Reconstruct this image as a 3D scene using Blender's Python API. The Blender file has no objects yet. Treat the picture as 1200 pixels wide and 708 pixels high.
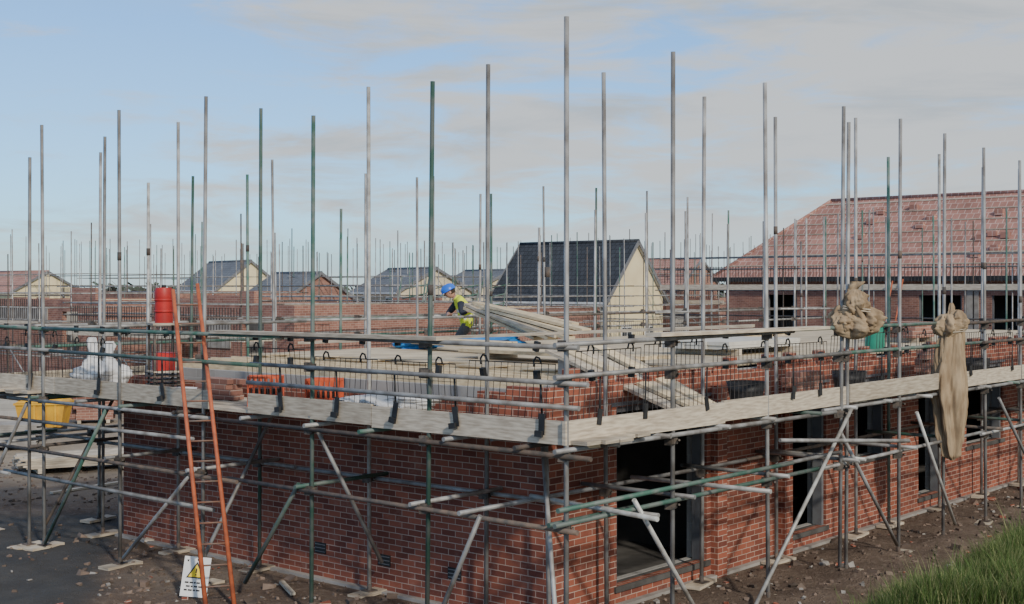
import bpy, math, random
from mathutils import Vector, Matrix, noise
random.seed(7)
R=random.uniform
scene=bpy.context.scene
CAMZ=3.78
ANG=math.atan2(.759,.651)
C0=Vector((0.53,12.8,0))
# ---------------------------------------------------------------- materials
def mat(name,c1,c2=None,rough=.7,metal=0,scale=5,bump=0,island=0,stretch=(1,1,1),coord='Object',detail=6,contrast=(.35,.65),spec=.4):
    m=bpy.data.materials.new(name); m.use_nodes=True
    nt=m.node_tree; N=nt.nodes; L=nt.links
    b=N['Principled BSDF']; b.inputs['Roughness'].default_value=rough; b.inputs['Metallic'].default_value=metal
    b.inputs['Specular IOR Level'].default_value=spec
    c1=tuple(c1)[:3]+(1,); c2=(tuple(c2)[:3]+(1,)) if c2 else tuple(x*.7 for x in c1[:3])+(1,)
    tc=N.new('ShaderNodeTexCoord'); mp=N.new('ShaderNodeMapping'); mp.inputs['Scale'].default_value=stretch
    L.new(tc.outputs[coord],mp.inputs[0])
    n=N.new('ShaderNodeTexNoise'); n.inputs['Scale'].default_value=scale; n.inputs['Detail'].default_value=detail
    L.new(mp.outputs[0],n.inputs[0])
    rp=N.new('ShaderNodeMapRange'); rp.inputs[1].default_value=contrast[0]; rp.inputs[2].default_value=contrast[1]
    L.new(n.outputs[0],rp.inputs[0])
    mx=N.new('ShaderNodeMix'); mx.data_type='RGBA'; mx.inputs[6].default_value=c1; mx.inputs[7].default_value=c2
    L.new(rp.outputs[0],mx.inputs[0]); out=mx.outputs[2]
    if island:
        g=N.new('ShaderNodeNewGeometry'); r2=N.new('ShaderNodeMapRange'); r2.inputs[3].default_value=1-island; r2.inputs[4].default_value=1+island*.8
        L.new(g.outputs['Random Per Island'],r2.inputs[0])
        hs=N.new('ShaderNodeHueSaturation'); L.new(out,hs.inputs['Color']); L.new(r2.outputs[0],hs.inputs['Value']); out=hs.outputs[0]
    L.new(out,b.inputs['Base Color'])
    if bump:
        bp=N.new('ShaderNodeBump'); bp.inputs['Strength'].default_value=bump; bp.inputs['Distance'].default_value=.02
        L.new(n.outputs[0],bp.inputs['Height']); L.new(bp.outputs[0],b.inputs['Normal'])
    return m
def brickmat(name,c1,c2,mortar,bw=.225,rh=.075,ms=.0055,rough=.85,offset=.5,dirt=.25,bump=.4,bias=0,smear=.5):
    m=bpy.data.materials.new(name); m.use_nodes=True
    nt=m.node_tree; N=nt.nodes; L=nt.links; b=N['Principled BSDF']; b.inputs['Roughness'].default_value=rough
    b.inputs['Specular IOR Level'].default_value=.25
    tc=N.new('ShaderNodeTexCoord')
    t=N.new('ShaderNodeTexBrick'); t.inputs['Scale'].default_value=1; t.inputs['Brick Width'].default_value=bw; t.inputs['Row Height'].default_value=rh
    t.inputs['Mortar Size'].default_value=ms; t.inputs['Mortar Smooth'].default_value=.3; t.offset=offset; t.inputs['Bias'].default_value=bias
    t.inputs['Color1'].default_value=c1; t.inputs['Color2'].default_value=c2; t.inputs['Mortar'].default_value=mortar
    L.new(tc.outputs['UV'],t.inputs[0])
    n=N.new('ShaderNodeTexNoise'); n.inputs['Scale'].default_value=.7; n.inputs['Detail'].default_value=8; n.inputs['Roughness'].default_value=.65
    L.new(tc.outputs['Object'],n.inputs[0])
    r=N.new('ShaderNodeMapRange'); r.inputs[1].default_value=.3; r.inputs[2].default_value=.7; r.inputs[3].default_value=1-dirt; r.inputs[4].default_value=1+dirt*.8
    L.new(n.outputs[0],r.inputs[0])
    hs=N.new('ShaderNodeHueSaturation'); L.new(t.outputs[0],hs.inputs['Color']); L.new(r.outputs[0],hs.inputs['Value'])
    n2=N.new('ShaderNodeTexNoise'); n2.inputs['Scale'].default_value=2.3; n2.inputs['Detail'].default_value=10; n2.inputs['Roughness'].default_value=.75
    L.new(tc.outputs['Object'],n2.inputs[0]); r2=N.new('ShaderNodeMapRange'); r2.inputs[1].default_value=.54; r2.inputs[2].default_value=.8; r2.inputs[4].default_value=smear
    L.new(n2.outputs[0],r2.inputs[0]); mx=N.new('ShaderNodeMix'); mx.data_type='RGBA'; L.new(r2.outputs[0],mx.inputs[0]); L.new(hs.outputs[0],mx.inputs[6]); mx.inputs[7].default_value=mortar
    L.new(mx.outputs[2],b.inputs['Base Color'])
    bp=N.new('ShaderNodeBump'); bp.invert=True; bp.inputs['Strength'].default_value=bump; bp.inputs['Distance'].default_value=.008
    L.new(t.outputs['Fac'],bp.inputs['Height']); L.new(bp.outputs[0],b.inputs['Normal'])
    return m
M={}
M['steel']=mat('galvanised_steel',(.36,.36,.35),(.17,.155,.14),rough=.55,metal=.2,scale=5,island=.35,stretch=(1,1,.6),bump=.1)
M['rusty']=mat('rusty_steel',(.15,.11,.085),(.07,.065,.06),rough=.8,metal=.15,scale=9,island=.3)
M['green']=mat('green_painted_tube',(.05,.12,.09),(.14,.165,.145),rough=.6,metal=.1,scale=4,island=.35,contrast=(.40,.58))
M['pale']=mat('pale_tube',(.50,.50,.47),(.28,.26,.23),rough=.5,metal=.15,scale=7,island=.2)
M['coupler']=mat('coupler_steel',(.06,.055,.05),(.15,.12,.095),rough=.7,metal=.3,scale=20,island=.4)
M['board']=mat('scaffold_board',(.55,.48,.37),(.34,.28,.21),rough=.85,scale=3,island=.25,stretch=(1.5,1.5,14),bump=.15)
M['newwood']=mat('new_timber',(.70,.58,.38),(.52,.41,.26),rough=.8,scale=4,island=.2,stretch=(2,2,8),bump=.1)
M['chip']=mat('chipboard',(.58,.49,.34),(.42,.34,.23),rough=.85,scale=2.5,island=.15,bump=.05)
M['black']=mat('black_plastic',(.012,.012,.013),(.03,.03,.03),rough=.6,scale=8)
M['guard']=mat('brick_guard_wire',(.022,.022,.024),(.06,.05,.045),rough=.7,scale=3,island=.3)
M['brick']=brickmat('red_brick',(.325,.105,.063,1),(.15,.048,.034,1),(.44,.33,.265,1),dirt=.3,smear=.35)
M['brickbg']=brickmat('red_brick_far',(.31,.155,.115,1),(.21,.10,.077,1),(.40,.31,.26,1))
M['block']=brickmat('concrete_block',(.36,.35,.33,1),(.30,.29,.27,1),(.42,.41,.38,1),bw=.45,rh=.225,dirt=.2)
M['conc']=mat('concrete',(.34,.32,.29),(.22,.20,.18),rough=.9,scale=3,bump=.2)
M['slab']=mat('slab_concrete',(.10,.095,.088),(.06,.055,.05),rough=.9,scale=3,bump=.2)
M['roomshade']=mat('painted_interior_shade',(.05,.047,.043),(.08,.072,.064),rough=.95,scale=2)  # near-black colour carries the shade of unlit rooms
M['greyframe']=mat('grey_frame',(.17,.175,.18),(.13,.13,.14),rough=.5,scale=5)
M['orange']=mat('orange_paint',(.46,.12,.05),(.26,.075,.04),rough=.65,scale=9,bump=.1,contrast=(.42,.7))
M['rung']=mat('ladder_rung',(.22,.10,.06),(.15,.12,.10),rough=.6,scale=9)
M['crate']=mat('orange_plastic',(.66,.12,.045),(.45,.075,.03),rough=.55,scale=4)
M['red']=mat('red_plastic',(.48,.025,.02),(.30,.018,.015),rough=.5,scale=5)
M['white']=mat('white_woven_plastic',(.72,.72,.72),(.5,.5,.5),rough=.7,scale=6,bump=.5)
M['whitep']=mat('white_paint',(.75,.75,.73),(.62,.62,.6),rough=.5,scale=3)
M['yellow']=mat('yellow_paint',(.72,.40,.02),(.52,.28,.03),rough=.55,scale=3)
M['hess']=mat('hessian',(.40,.30,.19),(.24,.17,.105),rough=.98,scale=9,bump=.6,stretch=(1,1,.3),spec=.1)
M['slate']=brickmat('dark_roof_tiles',(.035,.04,.047,1),(.05,.055,.064,1),(.016,.017,.02,1),bw=.30,rh=.30,ms=.018,dirt=.2,rough=.85,smear=.1)
M['greyroof']=brickmat('grey_roof_tiles',(.13,.14,.155,1),(.16,.17,.185,1),(.09,.095,.10,1),bw=.3,rh=.3,ms=.018,dirt=.2,rough=.8)
M['redroof']=brickmat('red_roof_tiles',(.36,.18,.14,1),(.27,.135,.105,1),(.48,.32,.27,1),bw=.30,rh=.36,ms=.02,dirt=.25)
M['cream']=mat('cream_render',(.76,.66,.42),(.68,.58,.36),rough=.9,scale=1)
M['buff']=brickmat('buff_brick',(.62,.54,.37,1),(.54,.46,.31,1),(.58,.52,.42,1),dirt=.12)
M['glass']=mat('window_glass',(.03,.035,.04),(.06,.07,.08),rough=.1,scale=.5)
M['skin']=mat('skin',(.50,.29,.21),(.44,.24,.17),rough=.6,scale=8)
M['helmet']=mat('blue_helmet',(.02,.15,.68),(.02,.13,.58),rough=.35,scale=3)
M['vest']=mat('hi_vis_vest',(.72,.80,.05),(.62,.72,.04),rough=.8,scale=9,bump=.3)
M['reflect']=mat('reflective_tape',(.65,.65,.62),(.55,.55,.55),rough=.4,scale=9)
M['navy']=mat('navy_cloth',(.02,.025,.04),(.035,.04,.055),rough=.9,scale=9,bump=.3)
M['trouser']=mat('grey_trousers',(.075,.075,.08),(.12,.11,.10),rough=.9,scale=9,bump=.3)
M['hair']=mat('brown_hair',(.05,.03,.02),(.03,.02,.01),rough=.9,scale=20)
M['tarp']=mat('blue_sheet',(.03,.22,.55),(.02,.15,.4),rough=.5,scale=4,bump=.4)
M['rub']=mat('rubble_mat',(.18,.13,.10),(.11,.083,.064),rough=.95,scale=6,island=.5)
M['insul']=mat('insulation',(.62,.60,.54),(.5,.48,.42),rough=.7,scale=4)
M['greenplastic']=mat('green_plastic',(.02,.25,.16),(.02,.18,.12),rough=.5,scale=4)
M['signyellow']=mat('sign_yellow',(.85,.62,.02),(.8,.58,.02),rough=.5,scale=3)
# ---------------------------------------------------------------- builder
class MB:
    def __init__(s): s.v=[];s.f=[];s.m=[];s.sm=[];s.uv=[]
    def face(s,pts,m,sm=False,uv=None):
        i=len(s.v); s.v+= [Vector(p) for p in pts]; s.f.append(list(range(i,i+len(pts)))); s.m.append(m); s.sm.append(sm); s.uv.append(uv)
    def box(s,a,b,m,rot=None,org=None):
        x0,y0,z0=a;x1,y1,z1=b
        P=[Vector(p) for p in [(x0,y0,z0),(x1,y0,z0),(x1,y1,z0),(x0,y1,z0),(x0,y0,z1),(x1,y0,z1),(x1,y1,z1),(x0,y1,z1)]]
        if rot is not None:
            P=[rot@p+(Vector(org) if org is not None else Vector()) for p in P]
        i=len(s.v); s.v+=P
        for q in [(0,3,2,1),(4,5,6,7),(0,1,5,4),(1,2,6,5),(2,3,7,6),(3,0,4,7)]:
            s.f.append([i+k for k in q]); s.m.append(m); s.sm.append(False); s.uv.append(None)
    def plank(s,p,q,w,t,m,up=(0,0,1),roll=0):
        p=Vector(p);q=Vector(q);d=q-p;L=d.length;x=d.normalized();y=Vector(up).cross(x).normalized();z=x.cross(y)
        rot=Matrix((x,y,z)).transposed()
        if roll: rot=rot@Matrix.Rotation(roll,3,'X')
        s.box((0,-w/2,-t/2),(L,w/2,t/2),m,rot,p)
    def tube(s,p,q,r,m,n=8,r2=None,cap=True):
        p=Vector(p);q=Vector(q);d=(q-p)
        if d.length<1e-6:return
        d.normalize(); a=Vector((0,0,1)) if abs(d.z)<.9 else Vector((1,0,0)); x=d.cross(a).normalized();y=d.cross(x)
        r2=r if r2 is None else r2; i=len(s.v)
        for k in range(n):
            t=2*math.pi*k/n; o=x*math.cos(t)+y*math.sin(t); s.v+=[p+o*r,q+o*r2]
        for k in range(n):
            j=(k+1)%n; s.f.append([i+2*k,i+2*k+1,i+2*j+1,i+2*j]); s.m.append(m); s.sm.append(True); s.uv.append(None)
        if cap:
            s.f.append([i+2*k for k in range(n)]);s.m.append(m);s.sm.append(False);s.uv.append(None)
            s.f.append([i+2*k+1 for k in reversed(range(n))]);s.m.append(m);s.sm.append(False);s.uv.append(None)
    def grid(s,fn,nu,nv,m,closed=False,sm=True):
        i=len(s.v)
        for a in range(nu):
            for b in range(nv): s.v.append(Vector(fn(a,b)))
        for a in range(nu-1):
            for b in range(nv if closed else nv-1):
                b2=(b+1)%nv
                s.f.append([i+a*nv+b,i+a*nv+b2,i+(a+1)*nv+b2,i+(a+1)*nv+b]); s.m.append(m);s.sm.append(sm);s.uv.append(None)
    def obj(s,name,parent=None,loc=(0,0,0),rotz=0):
        me=bpy.data.meshes.new(name); me.from_pydata([tuple(v) for v in s.v],[],s.f)
        names=[]; 
        for k in s.m:
            if k not in names: names.append(k)
        for k in names: me.materials.append(M[k])
        idx={k:i for i,k in enumerate(names)}
        me.polygons.foreach_set('material_index',[idx[k] for k in s.m]); me.polygons.foreach_set('use_smooth',s.sm)
        uvl=me.uv_layers.new(name='UVMap'); 
        for p,cu in zip(me.polygons,s.uv):
            n=p.normal; ax=2 if abs(n.z)>.75 else (0 if abs(n.x)>abs(n.y) else 1)
            for j,li in enumerate(p.loop_indices):
                if cu: uvl.data[li].uv=cu[j]; continue
                c=me.vertices[me.loops[li].vertex_index].co
                uvl.data[li].uv=(c.x,c.y) if ax==2 else ((c.y,c.z) if ax==0 else (c.x,c.z))
        me.update()
        o=bpy.data.objects.new(name,me); scene.collection.objects.link(o)
        o.location=loc; o.rotation_euler=(0,0,rotz)
        if parent: o.parent=parent
        return o
def empty(name,loc=(0,0,0),rotz=0,parent=None):
    o=bpy.data.objects.new(name,None); scene.collection.objects.link(o); o.location=loc; o.rotation_euler=(0,0,rotz); o.empty_display_size=.2
    if parent:o.parent=parent
    return o
def W(v,u,z=0):
    return Vector((C0.x+.651*v-.759*u, C0.y+.759*v+.651*u, z))
def UV_(x,y):
    rx,ry=x-C0.x,y-C0.y; return rx*.651+ry*.759, -rx*.759+ry*.651
def P(px,d,z=0): return Vector(((px-600)/1534*d,d,z))
# ---------------------------------------------------------------- camera
cam=bpy.data.cameras.new('camera'); co=bpy.data.objects.new('camera',cam); scene.collection.objects.link(co)
co.location=(0,0,CAMZ); co.rotation_euler=(math.radians(90),0,0)
cam.sensor_width=36; cam.lens=1534/1200*36; cam.shift_y=-16/1200; cam.clip_end=3000; scene.camera=co
# ---------------------------------------------------------------- world
w=bpy.data.worlds.new('World'); scene.world=w; w.use_nodes=True
nt=w.node_tree; N=nt.nodes; L=nt.links; bg=N['Background']
SUNAZ=math.atan2(.42,-.9); SUNEL=math.radians(30)
sky=N.new('ShaderNodeTexSky'); sky.sky_type='NISHITA'; sky.sun_disc=False; sky.sun_elevation=SUNEL; sky.sun_rotation=SUNAZ
sky.air_density=1.0; sky.dust_density=.5; sky.ozone_density=2.0
tc=N.new('ShaderNodeTexCoord')
def noi(scale,detail,rough,st,rotz=0,dist=0,loc=(0,0,0)):
    mp=N.new('ShaderNodeMapping'); mp.inputs['Scale'].default_value=st; mp.inputs['Rotation'].default_value=(0,rotz,0); mp.inputs['Location'].default_value=loc
    L.new(tc.outputs['Generated'],mp.inputs[0]); n=N.new('ShaderNodeTexNoise'); n.inputs['Scale'].default_value=scale
    n.inputs['Detail'].default_value=detail; n.inputs['Roughness'].default_value=rough; n.inputs['Distortion'].default_value=dist
    L.new(mp.outputs[0],n.inputs[0]); return n.outputs[0]
def mth(op,a,b,c=None,clamp=False):
    m=N.new('ShaderNodeMath'); m.operation=op; m.use_clamp=clamp
    for i,x in enumerate((a,b) if c is None else (a,b,c)):
        if isinstance(x,(int,float)): m.inputs[i].default_value=x
        else: L.new(x,m.inputs[i])
    return m.outputs[0]
def mr(x,a,b,c,d):
    m=N.new('ShaderNodeMapRange'); m.interpolation_type='SMOOTHSTEP'; L.new(x,m.inputs[0])
    for i,k in enumerate((a,b,c,d)): m.inputs[i+1].default_value=k
    return m.outputs[0]
big=noi(3.6,4,.5,(1,1,4.2),.14,.3,(.3,.1,.2)); fine=noi(8,10,.64,(1,1,5),.25,.5)
sp=N.new('ShaderNodeSeparateXYZ'); L.new(tc.outputs['Generated'],sp.inputs[0])
s1=mth('ADD',mth('MULTIPLY',big,.5),mth('MULTIPLY',fine,.5))
s2=mth('ADD',s1,mth('MULTIPLY',sp.outputs[0],.26))
cov=mr(s2,.40,.56,.05,1)
top=mr(sp.outputs[2],.18,.26,0,.45)
cov=mth('MAXIMUM',cov,top)
haze=mr(sp.outputs[2],0,.07,.55,0)
cov=mth('MAXIMUM',mth('MULTIPLY',cov,mr(sp.outputs[2],.0,.06,.5,.93)),haze)
shade=noi(4,8,.6,(1,1,6),.15,.4,(2,1,0))
cc=N.new('ShaderNodeMix'); cc.data_type='RGBA'; cc.inputs[6].default_value=(4.2,4.5,4.75,1); cc.inputs[7].default_value=(5.6,5.7,5.65,1); L.new(mr(shade,.34,.56,0,1),cc.inputs[0])
bl=N.new('ShaderNodeMix'); bl.data_type='RGBA'; bl.blend_type='MULTIPLY'; bl.inputs[0].default_value=1; L.new(sky.outputs[0],bl.inputs[6]); bl.inputs[7].default_value=(.62,1.08,1.62,1)
mx=N.new('ShaderNodeMix'); mx.data_type='RGBA'; L.new(cov,mx.inputs[0]); L.new(bl.outputs[2],mx.inputs[6]); L.new(cc.outputs[2],mx.inputs[7])
L.new(mx.outputs[2],bg.inputs[0]); bg.inputs[1].default_value=.15
sl=bpy.data.lights.new('sun','SUN'); sl.energy=3.3; sl.angle=math.radians(3); sl.color=(1,.92,.80)
so=bpy.data.objects.new('sun',sl); scene.collection.objects.link(so)
sd=Vector((math.sin(SUNAZ)*math.cos(SUNEL),math.cos(SUNAZ)*math.cos(SUNEL),math.sin(SUNEL)))
so.rotation_euler=sd.to_track_quat('Z','Y').to_euler(); so.location=sd*50
# ---------------------------------------------------------------- ground
def sst(a,b,x):
    t=max(0,min(1,(x-a)/(b-a))); return t*t*(3-2*t)
def grassm(x,y):
    v,u=UV_(x,y); nn=noise.noise(Vector((x,y,0))*.8)*.35
    return sst(1.6,1.95,-u+nn)*sst(9,12,y)*(1-sst(20,24,v))
def gh(x,y):
    h=0
    p=Vector((x,y,0))
    near=1-sst(40,70,abs(y))
    h+= (noise.noise(p*.5)*.06+noise.noise(p*1.7)*.035+noise.noise(p*4.5)*.02)*near
    h-= 1.8*sst(36,60,y)
    v,u=UV_(x,y)
    h+= .72*sst(1.3,3.0,-u)*sst(8,12,y)*(1-sst(20,26,v))
    h+= .16*max(0,noise.noise(p*1.1+Vector((5,5,0))))*sst(-3,-1.2,u)*(1-sst(.2,1.2,u))
    if 1<v<24 and 1<u<10: h=min(h,-.02)
    return h
def axis(lo,hi,f0,f1,st):
    a=[]; x=f0
    while x<=f1: a.append(x); x+=st
    s=st
    x=f1
    while x<hi: s*=1.22; x+=s; a.append(x)
    s=st; x=f0
    while x>lo: s*=1.22; x-=s; a.insert(0,x)
    return a
xs=axis(-900,900,-13,13,.13); ys=axis(-200,1600,13,32,.13)
verts=[];cols=[]
for y in ys:
    for x in xs:
        verts.append((x,y,gh(x,y)))
        p=Vector((x,y,0)); nn=noise.noise(p*.45)*1.6+noise.noise(p*1.5)*.6
        sand=sst(24,27,y+nn)*(1-sst(-3,1,x))
        asp=(1-sst(-5.4,-5.0,x+nn*.25+(y-16)*.2))*(1-sst(21.5,22.5,y+nn*.5))
        sand=max(sand,.45*sst(-.2,.9,noise.noise(p*.6+Vector((9,2,0)))+.15)*(1-sst(-3,-1,x)))
        gra=max(grassm(x,y),sst(90,130,y))
        cols.append((sand,asp,gra,1))
nx=len(xs); faces=[(j*nx+i,j*nx+i+1,(j+1)*nx+i+1,(j+1)*nx+i) for j in range(len(ys)-1) for i in range(nx-1)]
me=bpy.data.meshes.new('ground'); me.from_pydata(verts,[],faces); me.polygons.foreach_set('use_smooth',[True]*len(faces))
ca=me.color_attributes.new('zone','FLOAT_COLOR','POINT')
ca.data.foreach_set('color',[c for k in cols for c in k])
g=bpy.data.objects.new('ground',me); scene.collection.objects.link(g)
m=bpy.data.materials.new('ground_soil'); m.use_nodes=True; nt=m.node_tree; N=nt.nodes; L=nt.links; b=N['Principled BSDF']; b.inputs['Roughness'].default_value=.95; b.inputs['Specular IOR Level'].default_value=.2
tc=N.new('ShaderNodeTexCoord')
def gn(s,d=8,r=.6):
    n=N.new('ShaderNodeTexNoise'); n.inputs['Scale'].default_value=s; n.inputs['Detail'].default_value=d; n.inputs['Roughness'].default_value=r; L.new(tc.outputs['Object'],n.inputs[0]); return n.outputs[0]
def gmix(f,a,c):
    x=N.new('ShaderNodeMix'); x.data_type='RGBA'
    for i,k in ((0,f),(6,a),(7,c)):
        if isinstance(k,tuple): x.inputs[i].default_value=k
        else: L.new(k,x.inputs[i])
    return x.outputs[2]
def gr(x,a,b_):
    q=N.new('ShaderNodeMapRange'); q.inputs[1].default_value=a;q.inputs[2].default_value=b_; L.new(x,q.inputs[0]); return q.outputs[0]
n1=gn(1.3);n2=gn(9);n3=gn(40,4)
at=N.new('ShaderNodeAttribute'); at.attribute_name='zone'; se=N.new('ShaderNodeSeparateColor'); L.new(at.outputs['Color'],se.inputs[0])
dirt=gmix(gr(n1,.35,.65),(.095,.067,.05,1),(.17,.125,.093,1)); dirt=gmix(gr(n2,.5,.75),dirt,(.22,.17,.13,1))
sand=gmix(gr(n1,.3,.7),(.36,.30,.23,1),(.26,.215,.165,1))
asp=gmix(gr(n1,.35,.65),(.06,.058,.056,1),(.09,.086,.08,1)); asp=gmix(gr(n2,.6,.8),asp,(.12,.11,.095,1))
gras=gmix(gr(n2,.35,.65),(.05,.075,.025,1),(.09,.09,.04,1))
c=gmix(gr(n3,.64,.74),dirt,(.24,.2,.17,1))
c=gmix(se.outputs[0],c,sand); c=gmix(se.outputs[1],c,asp); c=gmix(se.outputs[2],c,gras)
L.new(c,b.inputs['Base Color'])
bp=N.new('ShaderNodeBump'); bp.inputs['Strength'].default_value=.8; bp.inputs['Distance'].default_value=.05
ad=N.new('ShaderNodeMath'); ad.operation='ADD'; L.new(n2,ad.inputs[0]); L.new(n3,ad.inputs[1]); L.new(ad.outputs[0],bp.inputs['Height']); L.new(bp.outputs[0],b.inputs['Normal'])
me.materials.append(m)
mb=MB()
def rock(c,r,m):
    rt=Matrix.Rotation(R(0,6.28),3,'Z')@Matrix.Rotation(R(-.6,.6),3,'X'); i=len(mb.v)
    a,b_,h=r*R(.6,1.4),r*R(.5,1),r*R(.35,.8)
    mb.box((-a,-b_,-h),(a,b_,h),m,rt,c)
    for k in range(i,i+8): mb.v[k]+=Vector((R(-1,1),R(-1,1),R(-1,1)))*r*.3
for _ in range(3600):
    v=R(-1.5,22); u=R(-2.2,1.2)
    if random.random()<.4: u=R(-.5,12); v=R(-2.0,1.25)
    p=W(v,u); 
    if grassm(p.x,p.y)>.4: continue
    if p.x+(p.y-16)*.2<-5.1 and p.y<22 and random.random()<.85: continue
    rock((p.x,p.y,gh(p.x,p.y)+.003),R(.008,.035) if random.random()<.96 else R(.05,.085),random.choice(['rub']*12+['conc','brick']))
for _ in range(500):
    p=Vector((R(-11,-4),R(22.5,29),0)); rock((p.x,p.y,gh(p.x,p.y)+.005),R(.012,.04),'rub')
mb.obj('rubble')
mb=MB()
for px,d,l in ((60,24,1.4),(330,16.6,.6),(175,19.5,1.2)):
    a=P(px,d);t=R(0,6.28);q=a+Vector((math.cos(t),math.sin(t),0))*l
    mb.plank((a.x,a.y,gh(a.x,a.y)+.04),(q.x,q.y,gh(q.x,q.y)+.05),R(.05,.15),.035,'board')
mb.obj('timber_offcuts')
# ---------------------------------------------------------------- grass
gm=bpy.data.materials.new('grass_blades'); gm.use_nodes=True; N=gm.node_tree.nodes; L=gm.node_tree.links; b=N['Principled BSDF']; b.inputs['Roughness'].default_value=.7; b.inputs['Specular IOR Level'].default_value=.2
ge=N.new('ShaderNodeNewGeometry'); cr=N.new('ShaderNodeValToRGB'); L.new(ge.outputs['Random Per Island'],cr.inputs[0]); cr.color_ramp.elements[0].color=(.06,.11,.03,1); cr.color_ramp.elements[1].color=(.22,.25,.10,1)
e=cr.color_ramp.elements.new(.6); e.color=(.13,.20,.055,1); e=cr.color_ramp.elements.new(.93); e.color=(.32,.29,.15,1)
L.new(cr.outputs[0],b.inputs['Base Color']); M['grass']=gm
tr=N.new('ShaderNodeBsdfTranslucent'); L.new(cr.outputs[0],tr.inputs[0]); ms=N.new('ShaderNodeMixShader'); ms.inputs[0].default_value=.3; L.new(b.outputs[0],ms.inputs[1]); L.new(tr.outputs[0],ms.inputs[2]); L.new(ms.outputs[0],N['Material Output'].inputs[0])
mb=MB(); cnt=0
def blade(x,y,h,wd):
    z=gh(x,y)-.02; t=R(0,6.28); dx,dy=math.cos(t),math.sin(t); ln=h*R(.1,.55)
    pr=[]
    for k in range(4):
        s=k/3; o=Vector((x+dx*ln*s*s,y+dy*ln*s*s,z+h*(s-.18*s*s))); wv=Vector((-dy,dx,0))*wd*(1-s)**.7
        pr.append((o-wv,o+wv))
    i=len(mb.v)
    for a,c_ in pr: mb.v+=[a,c_]
    for k in range(3): mb.f.append([i+2*k,i+2*k+1,i+2*k+3,i+2*k+2]); mb.m.append('grass');mb.sm.append(True);mb.uv.append(None)
while cnt<44000:
    x=R(3.2,11.5); y=R(12,22)
    if x/y>.43: continue
    gmk=grassm(x,y)
    if gmk<R(.1,.8):
        if not(random.random()<.012 and UV_(x,y)[1]<-.9): continue
    d=noise.noise(Vector((x*1.6,y*1.6,9)))+.5*noise.noise(Vector((x*4,y*4,2)))
    if d<-.25 and random.random()<.75: continue
    blade(x,y,R(.16,.44)*(1+.9*d)*(.45+.55*gmk)*(1.5 if random.random()<.03 else 1),R(.003,.008)); cnt+=1
mb.obj('grass')
# ---------------------------------------------------------------- brick building (under construction)
bb=empty('brick_house_under_construction',C0,ANG)
def wall_x(mb,y0,y1,xa,xb,z0,z1,ops,m):
    x=xa
    for a,b_,za,zb in sorted(ops):
        if a>x: mb.box((x,y0,z0),(a,y1,z1),m)
        if za>z0: mb.box((a,y0,z0),(b_,y1,za),m)
        if zb<z1: mb.box((a,y0,zb),(b_,y1,z1),m)
        x=b_
    if x<xb: mb.box((x,y0,z0),(xb,y1,z1),m)
V1=24
ops=[(2.62,4.62,.22,2.36),(6.85,7.95,.22,2.36),(8.9,10.0,1.1,2.36),(11.3,12.3,.22,2.36),(13.4,15.2,.9,2.36),(17,18,.22,2.36),(19.5,21,.9,2.36)]
mb=MB()
mb.box((1.3,1.3,-.3),(1.41,1.9,2.66),'brick');mb.box((1.3,1.9,-.3),(1.41,2.35,2.58),'brick')
mb.box((1.3,2.35,-.3),(1.41,9.66,2.44),'brick')
wall_x(mb,1.3,1.41,1.41,V1,-.3,2.66,ops,'brick')
mb.box((1.41,9.55,-.3),(V1,9.66,2.44),'brick')
mb.box((V1,1.3,-.3),(V1+.11,9.66,2.66),'brick')
mb.box((4.72,1.19,-.3),(4.95,1.297,2.5),'brick'); mb.box((6.5,1.19,-.3),(6.73,1.297,2.5),'brick')
mb.obj('outer_leaf',bb)
mb=MB()
for k in range(110):
    v=R(1.6,V1-.5); mb.box((v,1.305,2.663),(v+.215,1.405,2.663+.065*random.choice([1,1,2,3])),'brick')
mb.obj('top_course',bb)
mb=MB()
mb.box((1.51,1.55,-.3),(1.61,9.41,2.60),'block'); wall_x(mb,1.51,1.61,1.62,V1-.1,-.3,2.66,ops,'block')
mb.box((1.62,9.31,-.3),(V1-.1,9.41,2.66),'block')
for v in (5.3,10.6,16,20.5): mb.box((v,1.62,-.3),(v+.1,9.3,2.43),'roomshade')  # partitions coloured near-black so rooms look unlit through the openings
mb.box((1.62,4.2,-.3),(V1-.2,4.3,2.43),'roomshade')
mb.obj('inner_leaf',bb)
mb=MB(); mb.box((1.2,1.2,-.4),(V1+.2,1.298,.02),'conc'); mb.box((1.2,1.298,-.4),(1.298,9.75,.02),'conc')
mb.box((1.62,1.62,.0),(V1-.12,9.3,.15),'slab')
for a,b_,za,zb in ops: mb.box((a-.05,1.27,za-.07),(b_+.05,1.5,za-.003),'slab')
mb.obj('foundation_and_slab',bb)
mb=MB()
for a,b_,za,zb in ops:
    for x in (a,b_-.06): mb.box((x,1.34,za),(x+.06,1.49,zb),'greyframe')
    mb.box((a+.06,1.34,zb-.07),(b_-.06,1.49,zb),'greyframe')
    mb.box((a-.1,1.288,zb+.01),(b_+.1,1.299,zb+.05),'greyframe')
mb.obj('cavity_closers_and_lintels',bb)
mb=MB()
for k in range(7):
    x=1.85+k*.4; mb.box((x,1.62,2.47),(x+.05,9.3,2.68),'newwood')
y=1.66; kk=0
while y<9.2:
    x=3.9 if kk%2 else 3.4; kk+=1
    y2=min(y+.6,9.3)
    while x<V1-.2:
        x2=min(x+2.4,V1-.2)
        mb.box((x,y,2.684+R(0,.002)),(x2-.006,y2-.006,2.706+R(0,.002)),'chip'); x=x2
    y+=.6
mb.box((1.62,1.62,2.44),(V1-.12,9.3,2.465),'newwood')  # ceiling sheet added under the joists to keep daylight out of the rooms
mb.obj('first_floor',bb)
mb=MB()
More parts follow.
